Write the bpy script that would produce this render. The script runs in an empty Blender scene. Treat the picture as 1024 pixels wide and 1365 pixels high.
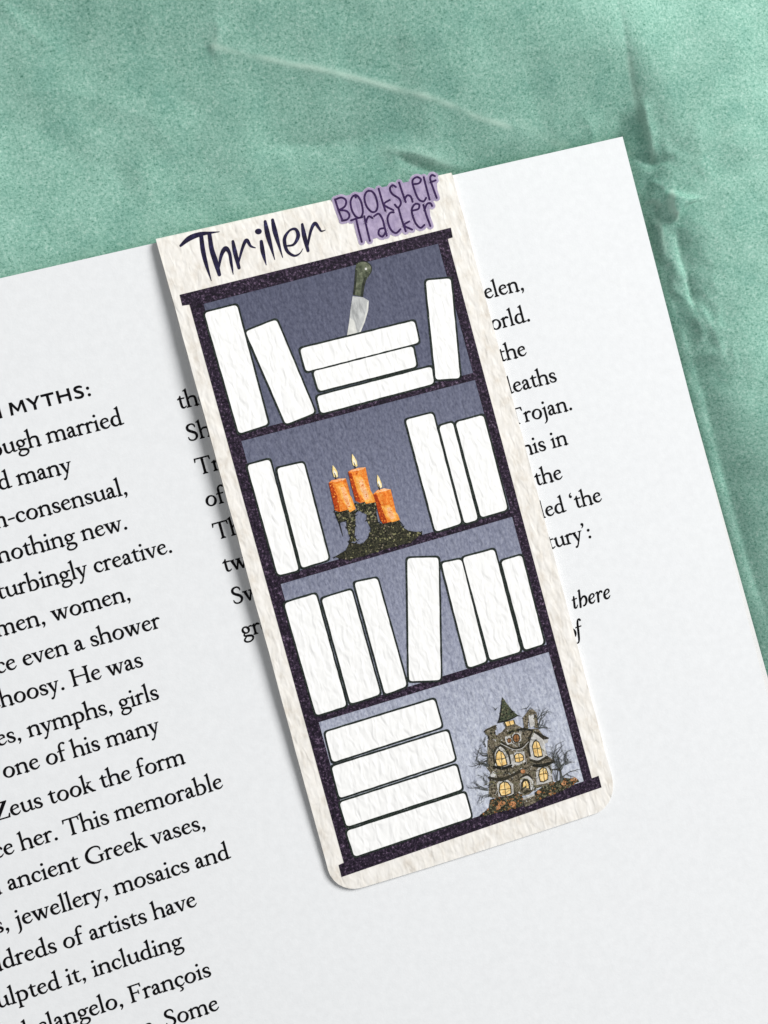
import bpy, bmesh, math, random
from mathutils import Vector, Matrix, noise
from mathutils.geometry import tessellate_polygon

random.seed(7)
S = bpy.context.scene
COL = S.collection

# ------------------------------------------------------------------ camera
# one unit is one centimetre; the page's edges run along X and Y
ROT = ((0.9498605746281439, -0.2612764958355836, 0.17175413092840308),
       (-0.26404593309877, -0.9644851971782681, -0.006931295715274576),
       (0.16746530149075006, -0.038767217437879184, -0.9851154631050801))
CAM = Vector((-2.8301636, 0.65516597, 16.64845133 + 0.30))
FOC, CX, CY = 1500.0, 512.0, 682.5
cam = bpy.data.cameras.new('camera')
cam.sensor_fit = 'VERTICAL'
cam.angle = 2 * math.atan(CY / FOC)
cam.clip_start, cam.clip_end = 0.5, 300
camo = bpy.data.objects.new('camera', cam)
COL.objects.link(camo)
r_, d_, f_ = (Vector(r) for r in ROT)
camo.matrix_world = Matrix(((r_.x, -d_.x, -f_.x, CAM.x), (r_.y, -d_.y, -f_.y, CAM.y),
                            (r_.z, -d_.z, -f_.z, CAM.z), (0, 0, 0, 1)))
S.camera = camo

# ------------------------------------------------------------------ light
w = bpy.data.worlds.new('World'); S.world = w; w.use_nodes = True
w.node_tree.nodes['Background'].inputs[0].default_value = (0.97, 0.985, 1.0, 1)
w.node_tree.nodes['Background'].inputs[1].default_value = 0.28
LIGHT_POS, LIGHT_AIM = Vector((82, 38, 88)), Vector((0, 0, 0))
la = bpy.data.lights.new('window_light', 'AREA')
la.shape = 'RECTANGLE'; la.size = 60; la.size_y = 60
la.energy = 180000
la.color = (1.0, 0.988, 0.972)
lo = bpy.data.objects.new('window_light', la); COL.objects.link(lo)
lo.location = LIGHT_POS
lo.rotation_euler = (LIGHT_AIM - LIGHT_POS).to_track_quat('-Z', 'Y').to_euler()
S.view_settings.view_transform = 'Standard'
S.view_settings.look = 'None'
S.view_settings.exposure = 0
S.view_settings.gamma = 1
S.view_settings.use_curve_mapping = False
S.render.engine = 'CYCLES'

# ------------------------------------------------------------------ helpers
PZ = 0.30                     # height of the printed page above the table


def un(px, py, z=PZ):
    """where the sight line through a photo pixel meets height z"""
    v = Vector(((px - CX) / FOC, (py - CY) / FOC, 1.0))
    d = r_ * v.x + d_ * v.y + f_ * v.z
    return CAM + d * ((z - CAM.z) / d.z)


def lin(c):
    return tuple(((v / 255) / 12.92 if v / 255 <= 0.04045 else ((v / 255 + 0.055) / 1.055) ** 2.4) for v in c) + (1,)


class Mesh:
    def __init__(s): s.v, s.f, s.m, s.k = [], [], [], 0
    def poly(s, pts, mi=0):
        tri = tessellate_polygon([[Vector((p[0], p[1], 0)) for p in pts]])
        b = len(s.v)
        s.v += [(p[0], p[1], s.k) for p in pts]; s.k += 1
        for t in tri:
            s.f.append(tuple(b + i for i in t)); s.m.append(mi)
    def strip(s, L, R, mi=0, closed=False):
        b = len(s.v); n = len(L)
        s.v += [(p[0], p[1], s.k) for p in L] + [(p[0], p[1], s.k) for p in R]; s.k += 1
        for i in range(n if closed else n - 1):
            j = (i + 1) % n
            s.f.append((b + i, b + n + i, b + n + j, b + j)); s.m.append(mi)


def smooth(pts, closed=False, n=6):
    """Catmull-Rom through nodes of any length"""
    out = []; N = len(pts)
    for i in range(N if closed else N - 1):
        g = (lambda k: pts[k % N]) if closed else (lambda k: pts[min(max(k, 0), N - 1)])
        p0, p1, p2, p3 = g(i - 1), g(i), g(i + 1), g(i + 2)
        for q in range(n):
            t = q / n
            out.append(tuple(0.5 * (2 * b + (c - a) * t + (2 * a - 5 * b + 4 * c - d) * t * t +
                                    (3 * b - a - 3 * c + d) * t ** 3) for a, b, c, d in zip(p0, p1, p2, p3)))
    if not closed: out.append(tuple(pts[-1]))
    return out


def stroke(M, pts, mi=0, closed=False, n=6, w=None, caps=True, wmul=1.0):
    if w is not None: pts = [(p[0], p[1], w) for p in pts]
    c = smooth(pts, closed, n) if len(pts) > 2 else [tuple(p) for p in pts]
    N = len(c); L, R = [], []
    for i in range(N):
        a = c[(i - 1) % N] if closed else c[max(i - 1, 0)]
        b = c[(i + 1) % N] if closed else c[min(i + 1, N - 1)]
        dx, dy = b[0] - a[0], b[1] - a[1]; l = math.hypot(dx, dy) or 1
        h = max(c[i][2], 0.01) * wmul / 2
        L.append((c[i][0] - dy / l * h, c[i][1] + dx / l * h)); R.append((c[i][0] + dy / l * h, c[i][1] - dx / l * h))
    if caps and not closed:      # round the two ends
        for end in (0, -1):
            p = c[end]; q = c[1] if end == 0 else c[-2]
            dx, dy = p[0] - q[0], p[1] - q[1]; l = math.hypot(dx, dy) or 1; dx /= l; dy /= l
            h = max(p[2], 0.01) * wmul / 2
            add = []
            for k in (0.35, 0.7, 0.95):
                s_ = math.sqrt(1 - k * k)
                a1 = (p[0] + dx * h * k - dy * h * s_, p[1] + dy * h * k + dx * h * s_)
                a2 = (p[0] + dx * h * k + dy * h * s_, p[1] + dy * h * k - dx * h * s_)
                add.append((a1, a2))
            for a1, a2 in add:
                if end == 0: L.insert(0, a2); R.insert(0, a1)
                else: L.append(a1); R.append(a2)
    M.strip(L, R, mi, closed)


def disc(M, x, y, rx, ry=None, mi=0, n=14):
    ry = ry or rx
    M.poly([(x + rx * math.cos(2 * math.pi * i / n), y + ry * math.sin(2 * math.pi * i / n)) for i in range(n)], mi)


def link(name, verts, faces, mats, parent=None, mi=None, org=(0, 0, 0), smooth_sh=False):
    me = bpy.data.meshes.new(name)
    me.from_pydata([(v[0] - org[0], v[1] - org[1], v[2] - org[2]) for v in verts], [], faces)
    for m in (mats if isinstance(mats, (list, tuple)) else [mats]): me.materials.append(m)
    if mi: me.polygons.foreach_set('material_index', mi)
    if smooth_sh: me.polygons.foreach_set('use_smooth', [True] * len(me.polygons))
    me.update()
    o = bpy.data.objects.new(name, me); COL.objects.link(o)
    if parent: o.parent = parent
    return o


def empty(name, loc, label, cat):
    o = bpy.data.objects.new(name, None); COL.objects.link(o)
    o.location = loc; o.empty_display_size = 0.5
    o['label'] = label; o['category'] = cat
    return o


# ------------------------------------------------------------------ materials
def material(name, stops, scale=10.0, stretch=(1, 1, 1), detail=6, rough=0.85, bump=None, bump_scale=None,
             bump_stretch=(1, 1, 1), bump_dist=0.01, noise_rough=0.6, dist=0.0, second=None, spec=0.2, rot=0.0, ramp_y=None, wear=None, bump_detail=1.3, third=None):
    """noise of the stops' colours on a rough surface, with a bump of its own"""
    m = bpy.data.materials.new(name); m.use_nodes = True
    nt = m.node_tree; N = nt.nodes; L = nt.links
    b = N['Principled BSDF']
    b.inputs['Roughness'].default_value = rough
    b.inputs['Specular IOR Level'].default_value = spec
    tc = N.new('ShaderNodeTexCoord')

    def nz(sc, st, det, ro=0.6, di=0.0):
        mp = N.new('ShaderNodeMapping'); mp.inputs['Scale'].default_value = st
        mp.inputs['Rotation'].default_value[2] = rot
        L.new(tc.outputs['Object'], mp.inputs[0])
        t = N.new('ShaderNodeTexNoise'); t.inputs['Scale'].default_value = sc
        t.inputs['Detail'].default_value = det; t.inputs['Roughness'].default_value = ro
        t.inputs['Distortion'].default_value = di
        L.new(mp.outputs[0], t.inputs['Vector'])
        return t.outputs['Fac']

    def ramp(fac, st):
        r = N.new('ShaderNodeValToRGB'); e = r.color_ramp.elements
        while len(e) < len(st): e.new(0.5)
        for i, (p, c) in enumerate(st): e[i].position = p; e[i].color = lin(c)
        L.new(fac, r.inputs[0]); return r.outputs[0]
    if len(stops) == 1: b.inputs['Base Color'].default_value = lin(stops[0][1]); col = None
    else:
        col = ramp(nz(scale, stretch, detail, noise_rough, dist), stops)
    if ramp_y:                                   # printed wash: ink gets paler along the bookmark
        sx = N.new('ShaderNodeSeparateXYZ'); L.new(tc.outputs['Object'], sx.inputs[0])
        mr = N.new('ShaderNodeMapRange'); mr.inputs['From Min'].default_value = ramp_y[0]
        mr.inputs['From Max'].default_value = ramp_y[1]
        L.new(sx.outputs['Y'], mr.inputs['Value'])
        c2 = ramp(mr.outputs[0], ramp_y[2])
        mx = N.new('ShaderNodeMix'); mx.data_type = 'RGBA'; mx.blend_type = 'MULTIPLY'
        mx.inputs[0].default_value = 1; L.new(c2, mx.inputs[6]); L.new(col, mx.inputs[7]); col = mx.outputs[2]
    if second:                                   # (stops, scale, stretch, factor) multiplied over the first
        c2 = ramp(nz(second[1], second[2], 5), second[0])
        mx = N.new('ShaderNodeMix'); mx.data_type = 'RGBA'; mx.blend_type = 'MULTIPLY'
        mx.inputs[0].default_value = second[3]; L.new(col, mx.inputs[6]); L.new(c2, mx.inputs[7]); col = mx.outputs[2]
    if third:
        c3 = ramp(nz(third[1], third[2], 3), third[0])
        mx = N.new('ShaderNodeMix'); mx.data_type = 'RGBA'; mx.blend_type = 'MULTIPLY'
        mx.inputs[0].default_value = third[3]; L.new(col, mx.inputs[6]); L.new(c3, mx.inputs[7]); col = mx.outputs[2]
    if col is not None: L.new(col, b.inputs['Base Color'])
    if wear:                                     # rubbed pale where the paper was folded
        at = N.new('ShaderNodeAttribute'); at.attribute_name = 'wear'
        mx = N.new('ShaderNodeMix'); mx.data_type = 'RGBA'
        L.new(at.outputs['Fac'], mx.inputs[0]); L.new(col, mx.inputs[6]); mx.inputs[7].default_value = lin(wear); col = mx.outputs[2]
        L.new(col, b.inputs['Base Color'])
    if bump:
        bp = N.new('ShaderNodeBump'); bp.inputs['Strength'].default_value = bump
        bp.inputs['Distance'].default_value = bump_dist
        L.new(nz(bump_scale, bump_stretch, bump_detail, 0.5, 0.4), bp.inputs['Height'])
        L.new(bp.outputs[0], b.inputs['Normal'])
    return m


CARD_BUMP = dict(bump=0.55, bump_scale=1.0, bump_stretch=(10, 4.6, 4), bump_dist=0.042, rot=0.10)
MAT = {}
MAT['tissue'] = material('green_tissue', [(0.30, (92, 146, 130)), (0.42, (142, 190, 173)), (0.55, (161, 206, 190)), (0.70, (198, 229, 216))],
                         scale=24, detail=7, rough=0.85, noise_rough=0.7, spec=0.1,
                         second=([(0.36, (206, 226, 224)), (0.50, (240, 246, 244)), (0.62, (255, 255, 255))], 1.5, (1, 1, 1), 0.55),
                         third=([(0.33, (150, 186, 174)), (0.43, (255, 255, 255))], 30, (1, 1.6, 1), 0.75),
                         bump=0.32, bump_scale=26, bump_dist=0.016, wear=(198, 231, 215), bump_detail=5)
MAT['page'] = material('page_paper', [(0.3, (235, 237, 239)), (0.7, (241, 243, 245))], scale=9, detail=8, rough=0.8, spec=0.15,
                       bump=0.12, bump_scale=30, bump_dist=0.01)
MAT['under'] = material('under_page_paper', [(0.3, (230, 230, 230)), (0.7, (237, 236, 235))], scale=9, rough=0.85)
MAT['edge'] = material('page_edges', [(0.4, (215, 212, 206)), (0.6, (238, 236, 232))], scale=1.0, stretch=(1, 1, 90), rough=0.9)
MAT['ink'] = material('black_ink', [(0.3, (3, 3, 5)), (0.7, (16, 15, 18))], scale=40, rough=0.7, spec=0.1)
MAT['card'] = material('cream_card', [(0.32, (226, 219, 209)), (0.46, (239, 235, 228)), (0.62, (246, 243, 238))], scale=1, stretch=(7, 4.0, 4),
                       detail=9, noise_rough=0.65, rough=0.85, **CARD_BUMP)
MAT['white'] = material('white_print', [(0.3, (250, 250, 249)), (0.7, (253, 253, 252))], scale=9, rough=0.85, **CARD_BUMP)
MAT['frame'] = material('dark_purple_print', [(0.40, (15, 9, 21)), (0.50, (36, 26, 43)), (0.58, (66, 52, 72)), (0.67, (140, 120, 144))], scale=26, detail=6,
                        noise_rough=0.75, rough=0.75, **CARD_BUMP)
MAT['outline'] = material('green_black_print', [(0.38, (20, 25, 25)), (0.6, (44, 54, 48)), (0.7, (84, 92, 84))], scale=36, rough=0.75, **CARD_BUMP)
MAT['wash'] = material('slate_blue_print', [(0.33, (176, 178, 190)), (0.5, (222, 223, 230)), (0.66, (255, 255, 255))], scale=1, stretch=(30, 16, 8), detail=8,
                       noise_rough=0.7, rough=0.8,
                       ramp_y=(9.0, 0.2, [(0.0, (102, 105, 124)), (0.2, (114, 117, 136)), (0.42, (140, 144, 162)), (0.65, (172, 176, 192)), (0.85, (212, 217, 227)), (1.0, (226, 231, 238))]),
                       **CARD_BUMP)
MAT['title'] = material('navy_brush_ink', [(0.35, (22, 16, 40)), (0.6, (34, 30, 66)), (0.72, (62, 62, 104))], scale=14, rough=0.75, **CARD_BUMP)
MAT['lilac'] = material('lilac_print', [(0.35, (158, 144, 176)), (0.65, (182, 168, 196))], scale=10, rough=0.8, **CARD_BUMP)
MAT['lilac_rim'] = material('greyed_lilac_print', [(0.35, (172, 160, 186)), (0.65, (200, 190, 210))], scale=16, rough=0.8, **CARD_BUMP)
MAT['dark_violet'] = material('violet_ink', [(0.35, (40, 22, 62)), (0.65, (66, 42, 92))], scale=30, rough=0.8, **CARD_BUMP)
MAT['grip'] = material('olive_grip', [(0.35, (58, 64, 50)), (0.5, (92, 98, 80)), (0.65, (128, 132, 112))], scale=14, rough=0.8, **CARD_BUMP)
MAT['grip_dark'] = material('dark_olive', [(0.35, (40, 44, 38)), (0.65, (62, 66, 54))], scale=20, rough=0.8, **CARD_BUMP)
MAT['steel'] = material('grey_blade', [(0.35, (158, 160, 160)), (0.65, (205, 207, 206))], scale=1, stretch=(12, 5, 5), rough=0.7, **CARD_BUMP)
MAT['steel_pale'] = material('pale_blade_edge', [(0.35, (205, 206, 202)), (0.65, (228, 228, 222))], scale=10, rough=0.7, **CARD_BUMP)


def paint(name, a, b, c, scale=26, **k):
    MAT[name] = material(name, [(0.32, a), (0.5, b), (0.68, c)], scale=scale, noise_rough=0.75, rough=0.8, **CARD_BUMP, **k)


paint('orange_wax', (206, 88, 22), (236, 130, 44), (250, 180, 92))
paint('deep_orange_wax', (118, 32, 8), (176, 62, 16), (214, 98, 30))
paint('peach_wax', (240, 150, 84), (250, 186, 128), (255, 222, 190))
paint('gold_wax', (222, 118, 30), (246, 160, 62), (252, 198, 110))
paint('amber_wax', (236, 142, 52), (250, 184, 92), (255, 216, 140))
paint('flame_yellow', (236, 196, 96), (250, 228, 160), (255, 246, 214))
paint('flame_pale', (250, 236, 196), (255, 248, 226), (255, 252, 240))
paint('moss', (20, 20, 16), (46, 46, 36), (98, 96, 70), scale=40)
paint('moss_pale', (70, 70, 54), (106, 104, 82), (148, 144, 118), scale=30)
paint('lichen', (92, 92, 62), (130, 128, 92), (172, 168, 130), scale=30)
paint('soot', (14, 14, 12), (26, 27, 22), (46, 46, 38), scale=40)
paint('stone', (56, 51, 40), (106, 97, 80), (172, 163, 144), scale=34)
paint('stone_pale', (150, 146, 138), (196, 194, 190), (222, 222, 220), scale=20)
paint('roof_green', (38, 44, 34), (66, 74, 56), (110, 114, 88), scale=30)
paint('timber', (26, 24, 20), (46, 43, 34), (84, 78, 62), scale=40)
paint('amber', (214, 164, 92), (244, 208, 136), (252, 236, 188), scale=22)
paint('pumpkin', (170, 104, 62), (208, 144, 98), (236, 186, 142), scale=30)
paint('rust', (112, 74, 44), (150, 102, 62), (186, 138, 92), scale=30)
paint('twig', (44, 48, 48), (70, 74, 72), (110, 112, 108), scale=30)

# ------------------------------------------------------------------ green tissue paper (the surface everything lies on)
PAGE_R, PAGE_T = un(830, 182).x, un(830, 182).y


HILLS = []


def ramp_h(x): return 0.16 * (1 + math.tanh((x + 3.2) / 3.2))     # the sheet rises from left to right


def P2(px, py):
    z = 0.2
    for _ in range(6):
        p = un(px, py, z)
        z = 0.1 + (ramp_h(p.x) if HILLS else 0) + sum(a * math.exp(-((p.x - hx) / sx) ** 2 - ((p.y - hy) / sy) ** 2) for (hx, hy), a, sx, sy in HILLS)
    return (p.x, p.y)


def seg_dist(x, y, a, b):
    ax, ay = a; bx, by = b; dx, dy = bx - ax, by - ay
    t = max(0.0, min(1.0, ((x - ax) * dx + (y - ay) * dy) / (dx * dx + dy * dy)))
    qx, qy = ax + dx * t, ay + dy * t
    s = (dx * (y - ay) - dy * (x - ax))
    return math.hypot(x - qx, y - qy), (1 if s > 0 else -1), t


# creases: nodes in the photo's pixels, height, half-width on the left and on the right of the walking direction
CREASES = [
    ([(284, 60), (330, 72), (390, 86), (450, 96), (512, 110), (565, 122), (612, 134), (640, 146), (690, 156), (745, 172)], 0.022, 0.14, 0.14),
    ([(284, 20), (292, 40), (288, 58), (276, 66)], 0.025, 0.14, 0.08),
    ([(508, 190), (560, 194), (610, 208), (690, 214)], 0.05, 0.10, 0.22),
    ([(530, 196), (556, 206), (585, 216), (640, 222)], -0.06, 0.10, 0.10),
    ([(330, 190), (420, 186), (500, 172), (570, 160)], -0.035, 0.3, 0.3),
    ([(820, -20), (832, 20), (842, 62), (856, 110), (866, 150), (880, 208)], -0.05, 0.09, 0.45),
    ([(866, 120), (873, 165), (880, 208)], 0.07, 0.10, 0.10),
    ([(838, 182), (860, 200), (884, 212), (905, 205)], -0.07, 0.10, 0.10),
    ([(876, 232), (890, 246), (893, 262)], 0.06, 0.06, 0.12),
    ([(872, 258), (884, 262), (884, 272)], 0.035, 0.05, 0.05),
    ([(900, 252), (896, 268), (898, 284), (908, 290)], 0.14, 0.50, 0.06),
    ([(878, 284), (888, 300), (890, 322), (896, 350)], 0.05, 0.06, 0.12),
    ([(906, 300), (914, 340), (926, 380), (936, 420)], -0.08, 0.20, 0.08),
    ([(886, 325), (894, 360), (906, 396), (920, 430), (935, 480), (950, 530), (965, 590), (985, 660), (1006, 740), (1030, 820), (1060, 900)], -0.060, 0.70, 0.18),
    ([(880, 380), (905, 450), (930, 530), (955, 610), (985, 700), (1020, 800)], 0.012, 0.14, 0.14),
    ([(915, 235), (950, 215), (990, 190), (1040, 180)], 0.03, 0.30, 0.30),
    ([(960, 260), (985, 245), (1024, 230)], 0.02, 0.12, 0.15),
    ([(915, 200), (935, 150), (965, 90), (1000, 20)], 0.05, 0.5, 0.5),
    ([(-20, 130), (80, 120), (200, 160), (260, 230)], 0.03, 0.6, 0.6),
]
HILLS = [(P2(640, -40), 1.05, 3.0, 2.5), (P2(330, -70), 1.0, 3.6, 2.2), (P2(1010, 300), 0.22, 1.5, 2.4), (P2(985, 80), 0.05, 1.2, 1.2),
         (P2(1040, 640), 0.35, 0.9, 2.0), (P2(800, 100), 0.12, 0.8, 0.8)]
rc = random.Random(11)
for _ in range(26):                                  # faint straight folds of a sheet that has been unfolded
    x, y, a = rc.uniform(-60, 1080), rc.uniform(-60, 330), rc.uniform(-0.7, 2.4)
    l_ = rc.uniform(120, 340)
    pts_ = [(x + l_ * t * math.cos(a) + rc.uniform(-5, 5), y + l_ * t * math.sin(a) + rc.uniform(-5, 5)) for t in (0, .25, .5, .75, 1)]
    CREASES.append((pts_, rc.choice((-1, 1)) * rc.uniform(0.010, 0.024), rc.uniform(0.15, 0.6), rc.uniform(0.15, 0.6)))
CREASES = [([P2(*p) for p in c[0]],) + c[1:] for c in CREASES]


ZONE = [P2(*p) for p in ((800, 195), (850, 200), (885, 240), (890, 290), (905, 340), (925, 400), (950, 480))]


def crease_sum(x, y):
    h = 0.0
    for pts, amp, wl, wr in CREASES:
        xs = [p[0] for p in pts]; ys = [p[1] for p in pts]
        if x < min(xs) - 2 or x > max(xs) + 2 or y < min(ys) - 2 or y > max(ys) + 2: continue
        best = (9, 1, 0); kb = 0
        for k in range(len(pts) - 1):
            d = seg_dist(x, y, pts[k], pts[k + 1])
            if d[0] < best[0]: best = d; kb = k
        u = (kb + best[2]) / (len(pts) - 1)
        fade = min(1.0, u * 5, (1 - u) * 5 + 0.0)
        wd = wl if best[1] > 0 else wr
        wob = 1 + 0.5 * noise.noise((x * 1.6, y * 1.6, amp * 50))
        h += 1.15 * amp * fade * wob * math.exp(-best[0] / wd)
    return h


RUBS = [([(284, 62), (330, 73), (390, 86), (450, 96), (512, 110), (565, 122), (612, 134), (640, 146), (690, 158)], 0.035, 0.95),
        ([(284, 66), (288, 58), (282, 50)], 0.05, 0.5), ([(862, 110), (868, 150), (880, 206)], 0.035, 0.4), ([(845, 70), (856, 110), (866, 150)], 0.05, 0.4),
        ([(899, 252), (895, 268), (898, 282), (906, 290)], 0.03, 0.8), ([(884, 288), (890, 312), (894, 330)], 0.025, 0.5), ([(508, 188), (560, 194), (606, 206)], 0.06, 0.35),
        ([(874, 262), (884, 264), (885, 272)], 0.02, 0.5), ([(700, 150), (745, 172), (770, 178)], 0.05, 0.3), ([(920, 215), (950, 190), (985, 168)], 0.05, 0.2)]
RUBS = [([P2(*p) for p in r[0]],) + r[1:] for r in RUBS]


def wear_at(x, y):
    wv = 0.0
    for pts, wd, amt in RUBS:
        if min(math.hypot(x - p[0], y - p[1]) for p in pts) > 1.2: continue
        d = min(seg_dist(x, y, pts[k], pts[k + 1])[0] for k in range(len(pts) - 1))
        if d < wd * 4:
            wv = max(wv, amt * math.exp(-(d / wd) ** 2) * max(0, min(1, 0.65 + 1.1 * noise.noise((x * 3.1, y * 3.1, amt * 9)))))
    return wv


def tissue_h(x, y):
    h = 0.05 + ramp_h(x)
    for (hx, hy), a, sx, sy in HILLS: h += a * math.exp(-((x - hx) / sx) ** 2 - ((y - hy) / sy) ** 2)
    h += 0.10 * noise.noise((x * 0.33 + 4, y * 0.33, 1.7))
    # pressed flat where the book lies on it
    dx, dy = max(0, x - PAGE_R), max(0, y - PAGE_T)
    out = math.hypot(dx, dy)
    lim = -0.02 + (0.55 + 0.10 * (1 + math.tanh((x - 1.5) / 1.5))) * out + 0.08 * (1 - math.exp(-out / 0.05))
    k = 0.10
    h = -k * math.log(math.exp(-max(min(h, 3), -3) / k) + math.exp(-lim / k))
    # creases of paper that was folded and crumpled
    c = 0.035 * noise.noise((x * 0.9, y * 0.9, 5.1)) + 0.012 * noise.noise((x * 2.4, y * 2.4, 8.1))
    nx_, ny_ = x + 0.25 * noise.noise((x * 0.8, y * 0.8, 3)), y + 0.25 * noise.noise((x * 0.8, y * 0.8, 9))
    c += 0.05 * abs(noise.noise((nx_ * 0.55, ny_ * 0.55, 12.3)))
    c += crease_sum(x, y)
    m = 0.0
    for k in range(len(ZONE) - 1): m = max(m, math.exp(-(seg_dist(x, y, ZONE[k], ZONE[k + 1])[0] / 0.55) ** 2))
    if m > 0.02:
        wx, wy = x + 0.12 * noise.noise((x * 2, y * 2, 31)), y + 0.12 * noise.noise((x * 2, y * 2, 37))
        c += m * (0.085 * (0.5 - abs(noise.noise((wx * 1.9 + wy * .7, wy * 0.9, 21)))) + 0.045 * (0.5 - abs(noise.noise((wx * 4.5, wy * 3.0, 23)))))
    return h + c * min(1.0, out / 0.35 + 0.15)


def axis(lo, hi, fine_lo, fine_hi, step):
    a = []; v = fine_lo
    while v <= fine_hi + 1e-6: a.append(v); v += step
    s = step; v = fine_lo; left = []
    while v > lo: s *= 1.35; v -= s; left.append(v)
    s = step; v = fine_hi; right = []
    while v < hi: s *= 1.35; v += s; right.append(v)
    return left[::-1] + a + right


xs = axis(-24, 26, -7.4, 9.2, 0.030)
ys = axis(-24, 24, -5.0, 9.8, 0.030)
tv, tf, WEAR = [], [], []
for y in ys:
    for x in xs:
        if x < PAGE_R - 0.6 and y < PAGE_T - 0.6: tv.append((x, y, -0.02))
        else: tv.append((x, y, tissue_h(x, y)))
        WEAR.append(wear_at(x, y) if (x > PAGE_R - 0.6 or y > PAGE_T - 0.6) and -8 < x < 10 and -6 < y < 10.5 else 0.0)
nx = len(xs)
for j in range(len(ys) - 1):
    for i in range(nx - 1):
        if xs[i + 1] < PAGE_R - 0.6 and ys[j + 1] < PAGE_T - 0.6 and xs[i] > -7.3 and ys[j] > -4.9 and (i % 1): continue
        tf.append((j * nx + i, j * nx + i + 1, (j + 1) * nx + i + 1, (j + 1) * nx + i))
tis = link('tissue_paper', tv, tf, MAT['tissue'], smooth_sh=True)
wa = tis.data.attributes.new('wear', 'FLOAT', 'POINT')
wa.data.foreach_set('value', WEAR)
tis['kind'] = 'structure'
tis['label'] = 'crumpled green tissue paper spread under the book'

# ------------------------------------------------------------------ book
book = empty('book', (0, 0, 0), 'open book with a white page of black serif text lying on green tissue paper', 'book')


def page_z(x, y):
    return PZ + 0.016 * math.sin(x * 0.55 + 0.4) * math.sin(y * 0.42 + 1.0)


PL, PB = -12.5, -13.0      # the page runs on past the frame


def sheet(name, x0, x1, y0, y1, z0, thick, mat, skew=0.0, wav=True):
    bm = bmesh.new(); nx_, ny_ = 36, 40
    top, bot = [], []
    for j in range(ny_ + 1):
        for i in range(nx_ + 1):
            x = x0 + (x1 - x0) * i / nx_; y = y0 + (y1 - y0) * j / ny_
            xx = x + (skew * (y1 - y) if i == nx_ else skew * (y1 - y) * i / nx_)
            z = (page_z(xx, y) - PZ if wav else 0) + z0
            top.append(bm.verts.new((xx, y, z))); bot.append(bm.verts.new((xx, y, z - thick)))
    W = nx_ + 1
    for j in range(ny_):
        for i in range(nx_):
            a = j * W + i
            bm.faces.new((top[a], top[a + 1], top[a + W + 1], top[a + W]))
            bm.faces.new((bot[a], bot[a + W], bot[a + W + 1], bot[a + 1]))
    for i in range(nx_):
        a = i; bm.faces.new((top[a], bot[a], bot[a + 1], top[a + 1]))
        a = ny_ * W + i; bm.faces.new((top[a + 1], bot[a + 1], bot[a], top[a]))
    for j in range(ny_):
        a = j * W; bm.faces.new((top[a + W], bot[a + W], bot[a], top[a]))
        a = j * W + nx_; bm.faces.new((top[a], bot[a], bot[a + W], top[a + W]))
    me = bpy.data.meshes.new(name); bm.to_mesh(me); bm.free()
    me.materials.append(mat)
    o = bpy.data.objects.new(name, me); COL.objects.link(o); o.parent = book
    return o


page = sheet('page', PL, PAGE_R, PB, PAGE_T, PZ, 0.010, MAT['page'])
under = sheet('page', PL, PAGE_R - 0.035, PB, PAGE_T - 0.02, PZ - 0.090, 0.010, MAT['under'], skew=0.0185)
block = sheet('page_block', PL, PAGE_R - 0.06, PB, PAGE_T - 0.06, PZ - 0.104, 0.194, MAT['edge'], wav=True)

# -------- the typeface: every letter is drawn as pen strokes in units of 1/1000 em
XH = 405


def stem(g, x, y1, y0=0, w=74, flag=True, foot=True, head=False):
    h = w / 2
    g.append(('p', [(x - h, y0), (x + h, y0), (x + h - 2, (y0 + y1) / 2), (x + h, y1), (x - h, y1 - 20), (x - h + 3, (y0 + y1) / 2)]))
    if foot: g.append(('p', [(x - h - 52, y0 - 2), (x + h + 52, y0 - 2), (x + h + 50, y0 + 20), (x + h + 14, y0 + 32), (x + h, y0 + 75), (x - h, y0 + 75), (x - h - 14, y0 + 32), (x - h - 50, y0 + 20)]))
    if flag: g.append(('p', [(x - h - 58, y1 - 46), (x - h - 52, y1 - 66), (x - h, y1 - 70), (x + h, y1 - 70), (x + h, y1 + 12), (x + h - 14, y1 + 12), (x - h - 10, y1 - 28)]))
    if head: g.append(('p', [(x - h - 54, y1 + 2), (x + h + 54, y1 + 2), (x + h + 52, y1 - 20), (x + h + 14, y1 - 32), (x + h, y1 - 75), (x - h, y1 - 75), (x - h - 14, y1 - 32), (x - h - 52, y1 - 20)]))


def arch(g, x0, x1, top=XH, foot=True):
    g.append(('s', [(x0 + 18, 285, 26), (x0 + 60, 340, 34), (x0 + 120, 384, 50), (x1 - 50, 375, 66), (x1 - 6, 318, 76), (x1, 230, 76), (x1, 120, 74), (x1, 4, 74)], False))
    if foot: g.append(('p', [(x1 - 88, -2), (x1 + 88, -2), (x1 + 86, 20), (x1 + 50, 32), (x1 + 37, 75), (x1 - 37, 75), (x1 - 50, 32), (x1 - 86, 20)]))


def bowl(cx, cy, rx, ry, thin=34, thick=84, tilt=0.45, n=14):
    pts = []
    for i in range(n):
        a = 2 * math.pi * i / n
        wv = thin + (thick - thin) * abs(math.cos(a - tilt + 0.0)) ** 1.6
        pts.append((cx + (rx - wv / 2) * math.cos(a), cy + (ry - wv / 2) * math.sin(a), wv))
    return ('s', pts, True)


G = {}


def glyph(ch, adv, *els):
    g = []
    for e in els:
        if callable(e): e(g)
        else: g.append(e)
    G[ch] = (adv, g)


def ST(*a, **k): return lambda g: stem(g, *a, **k)
def AR(*a, **k): return lambda g: arch(g, *a, **k)
def SK(*p): return ('s', list(p), False)
def PO(*p): return ('p', list(p))
def DOT(x, y, r=48): return ('d', (x, y, r))


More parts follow.
